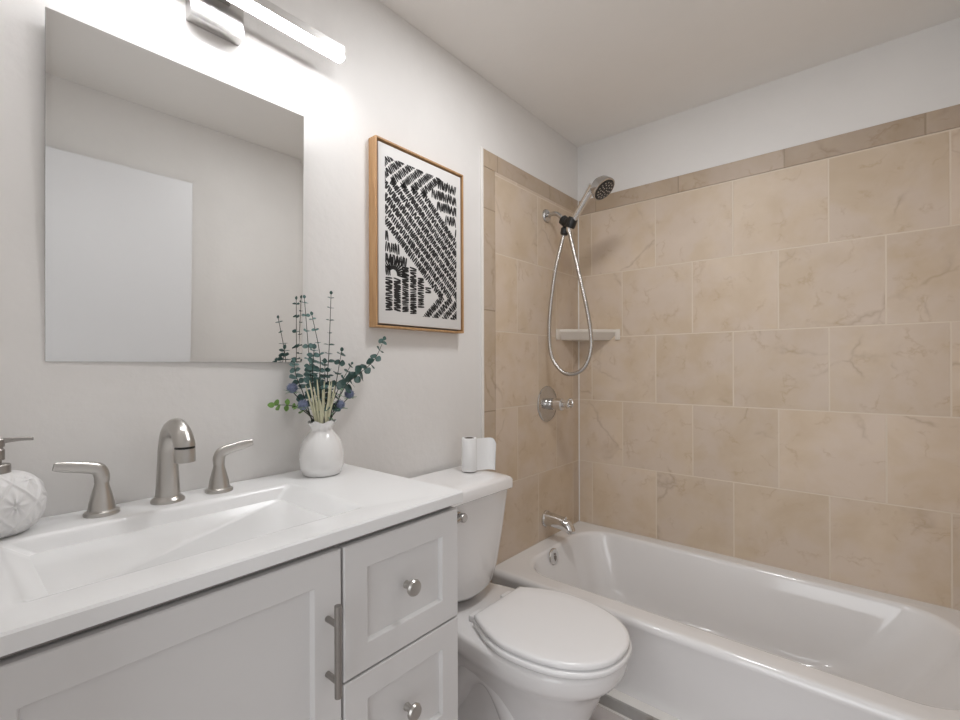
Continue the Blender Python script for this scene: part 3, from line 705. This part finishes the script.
def stroke(u, v, du, dv, w):
    """a brush dash centred at (u,v); direction (du,dv) in physical units, half length included"""
    y = iy0+u*IW; z = iz1-v*IH
    L_ = math.hypot(du, dv); dx, dz = du/L_, -dv/L_; px, pz = -dz, dx
    pts = []
    for t, k in ((-1, .35), (-.8, .9), (.1, 1.1), (.75, .85), (1, .3)):
        pts.append((t, k))
    a = [(y+dx*L_*t+px*w*k, z+dz*L_*t+pz*w*k) for t, k in pts]+[(y+dx*L_*t-px*w*k, z+dz*L_*t-pz*w*k) for t, k in pts[::-1]]
    a = [(min(iy1, max(iy0, p)), min(iz1, max(iz0, q))) for p, q in a]
    if max(p for p, _ in a)-min(p for p, _ in a) < .0008 or max(q for _, q in a)-min(q for _, q in a) < .0008: return
    ik.add([(XI, p, q) for p, q in a], [tuple(range(len(a)))])
SL = .57; AS = IH/IW
def band_coord(u, v):
    """folded coordinate: chevron bands, returns (band value, fold zone)"""
    if v < .15: return (v-.15)*-1, 'top'
    if v > .85: return v, 'bot'
    return v-SL*u, 'mid'
# diagonal field: bands v - SL*u = const between -.153 and .446, folded at v = .15 and .85
NB_ = 8; b0, b1 = -.165, .446; bw_ = (b1-b0)/NB_
pitch = .0066
for k in range(NB_):
    vb = b0+(k+.5)*bw_                      # band centre line
    # polyline of the band centre in (u,v): top fold -> middle -> bottom fold
    ut = (.15-vb)/SL; ubm = (.85-vb)/SL
    P = [(ut+.15/.60+.05, -.03), (ut, .15), (ubm, .85), (ubm-.18/.62, 1.03)]
    half = bw_*IH*.5*math.cos(math.atan(SL*AS))*.95
    acc = rnd.random()*pitch
    for (ua, va_), (ub, vb_) in zip(P, P[1:]):
        ya, za, yb_, zb = ua*IW, va_*IH, ub*IW, vb_*IH
        L_ = math.hypot(yb_-ya, zb-za); d = ((yb_-ya)/L_, (zb-za)/L_); n = (-d[1], d[0]); s = acc
        while s < L_:
            u = (ya+d[0]*s)/IW; v = (za+d[1]*s)/IH
            if inside(u, v) or inside(u+n[0]*half/IW*.7, v+n[1]*half/IH*.7) or inside(u-n[0]*half/IW*.7, v-n[1]*half/IH*.7):
                h = half*rnd.uniform(.82, 1.05); j = rnd.uniform(-.22, .22)
                skip = (v < .15 and u > .74+.0*v) 
                if not skip:
                    stroke(u, v, n[0]*h+d[0]*h*j, n[1]*h+d[1]*h*j, pitch*rnd.uniform(.38, .50))
            s += pitch*rnd.uniform(.85, 1.2)
        acc = 0
# upper right field: rows of upright dashes
for r in range(8):
    v = .045+r*.078
    u = .52+rnd.random()*.02
    while u < 1.0:
        lim = (v+.03-b0)/SL*1.0        # boundary of the diagonal field
        ulim = max((v+.022-b0)/SL, (.70 if v < .08 else .60 if v < .16 else 0))
        if u > ulim+.01: stroke(u, v+rnd.uniform(-.006, .006), rnd.uniform(-.004, .004), .034*IH*rnd.uniform(.9, 1.08), pitch*rnd.uniform(.36, .5))
        u += .021*rnd.uniform(.85, 1.15)
# left field: rows of upright dashes under the diagonal
for r in range(4):
    v = .505+r*.075
    u = .01
    while u < .5:
        if v-.03-SL*u > b1 and u < .27 and not (v > .66 and u > .06): stroke(u, v+rnd.uniform(-.005, .005), rnd.uniform(-.003, .004), .034*IH*rnd.uniform(.9, 1.05), pitch*rnd.uniform(.36, .5))
        u += .021*rnd.uniform(.85, 1.15)
# fan of dashes
for k in range(13):
    a = -.1+k*.22
    stroke(.10+math.cos(a)*.105, .745-math.sin(a)*.105*IW/IH, math.cos(a)*.019, -math.sin(a)*.019, pitch*.40)
# lower left field: columns of level dashes
for c_ in range(6):
    u = .045+c_*.104; v = .60 if c_ > 2 else .69 if c_ == 2 else .775
    while v < .985:
        if v-SL*u-.03 > b1 and v < 1.0-(.0 if u < .40 else (u-.40)*1.0):
            stroke(u, v, .047*IW*rnd.uniform(.86, 1.04), rnd.uniform(-.003, .003), pitch*rnd.uniform(.34, .5))
        v += .0130*rnd.uniform(.85, 1.2)
ik.build('ink_dashes', mInk, cv, smooth=0)
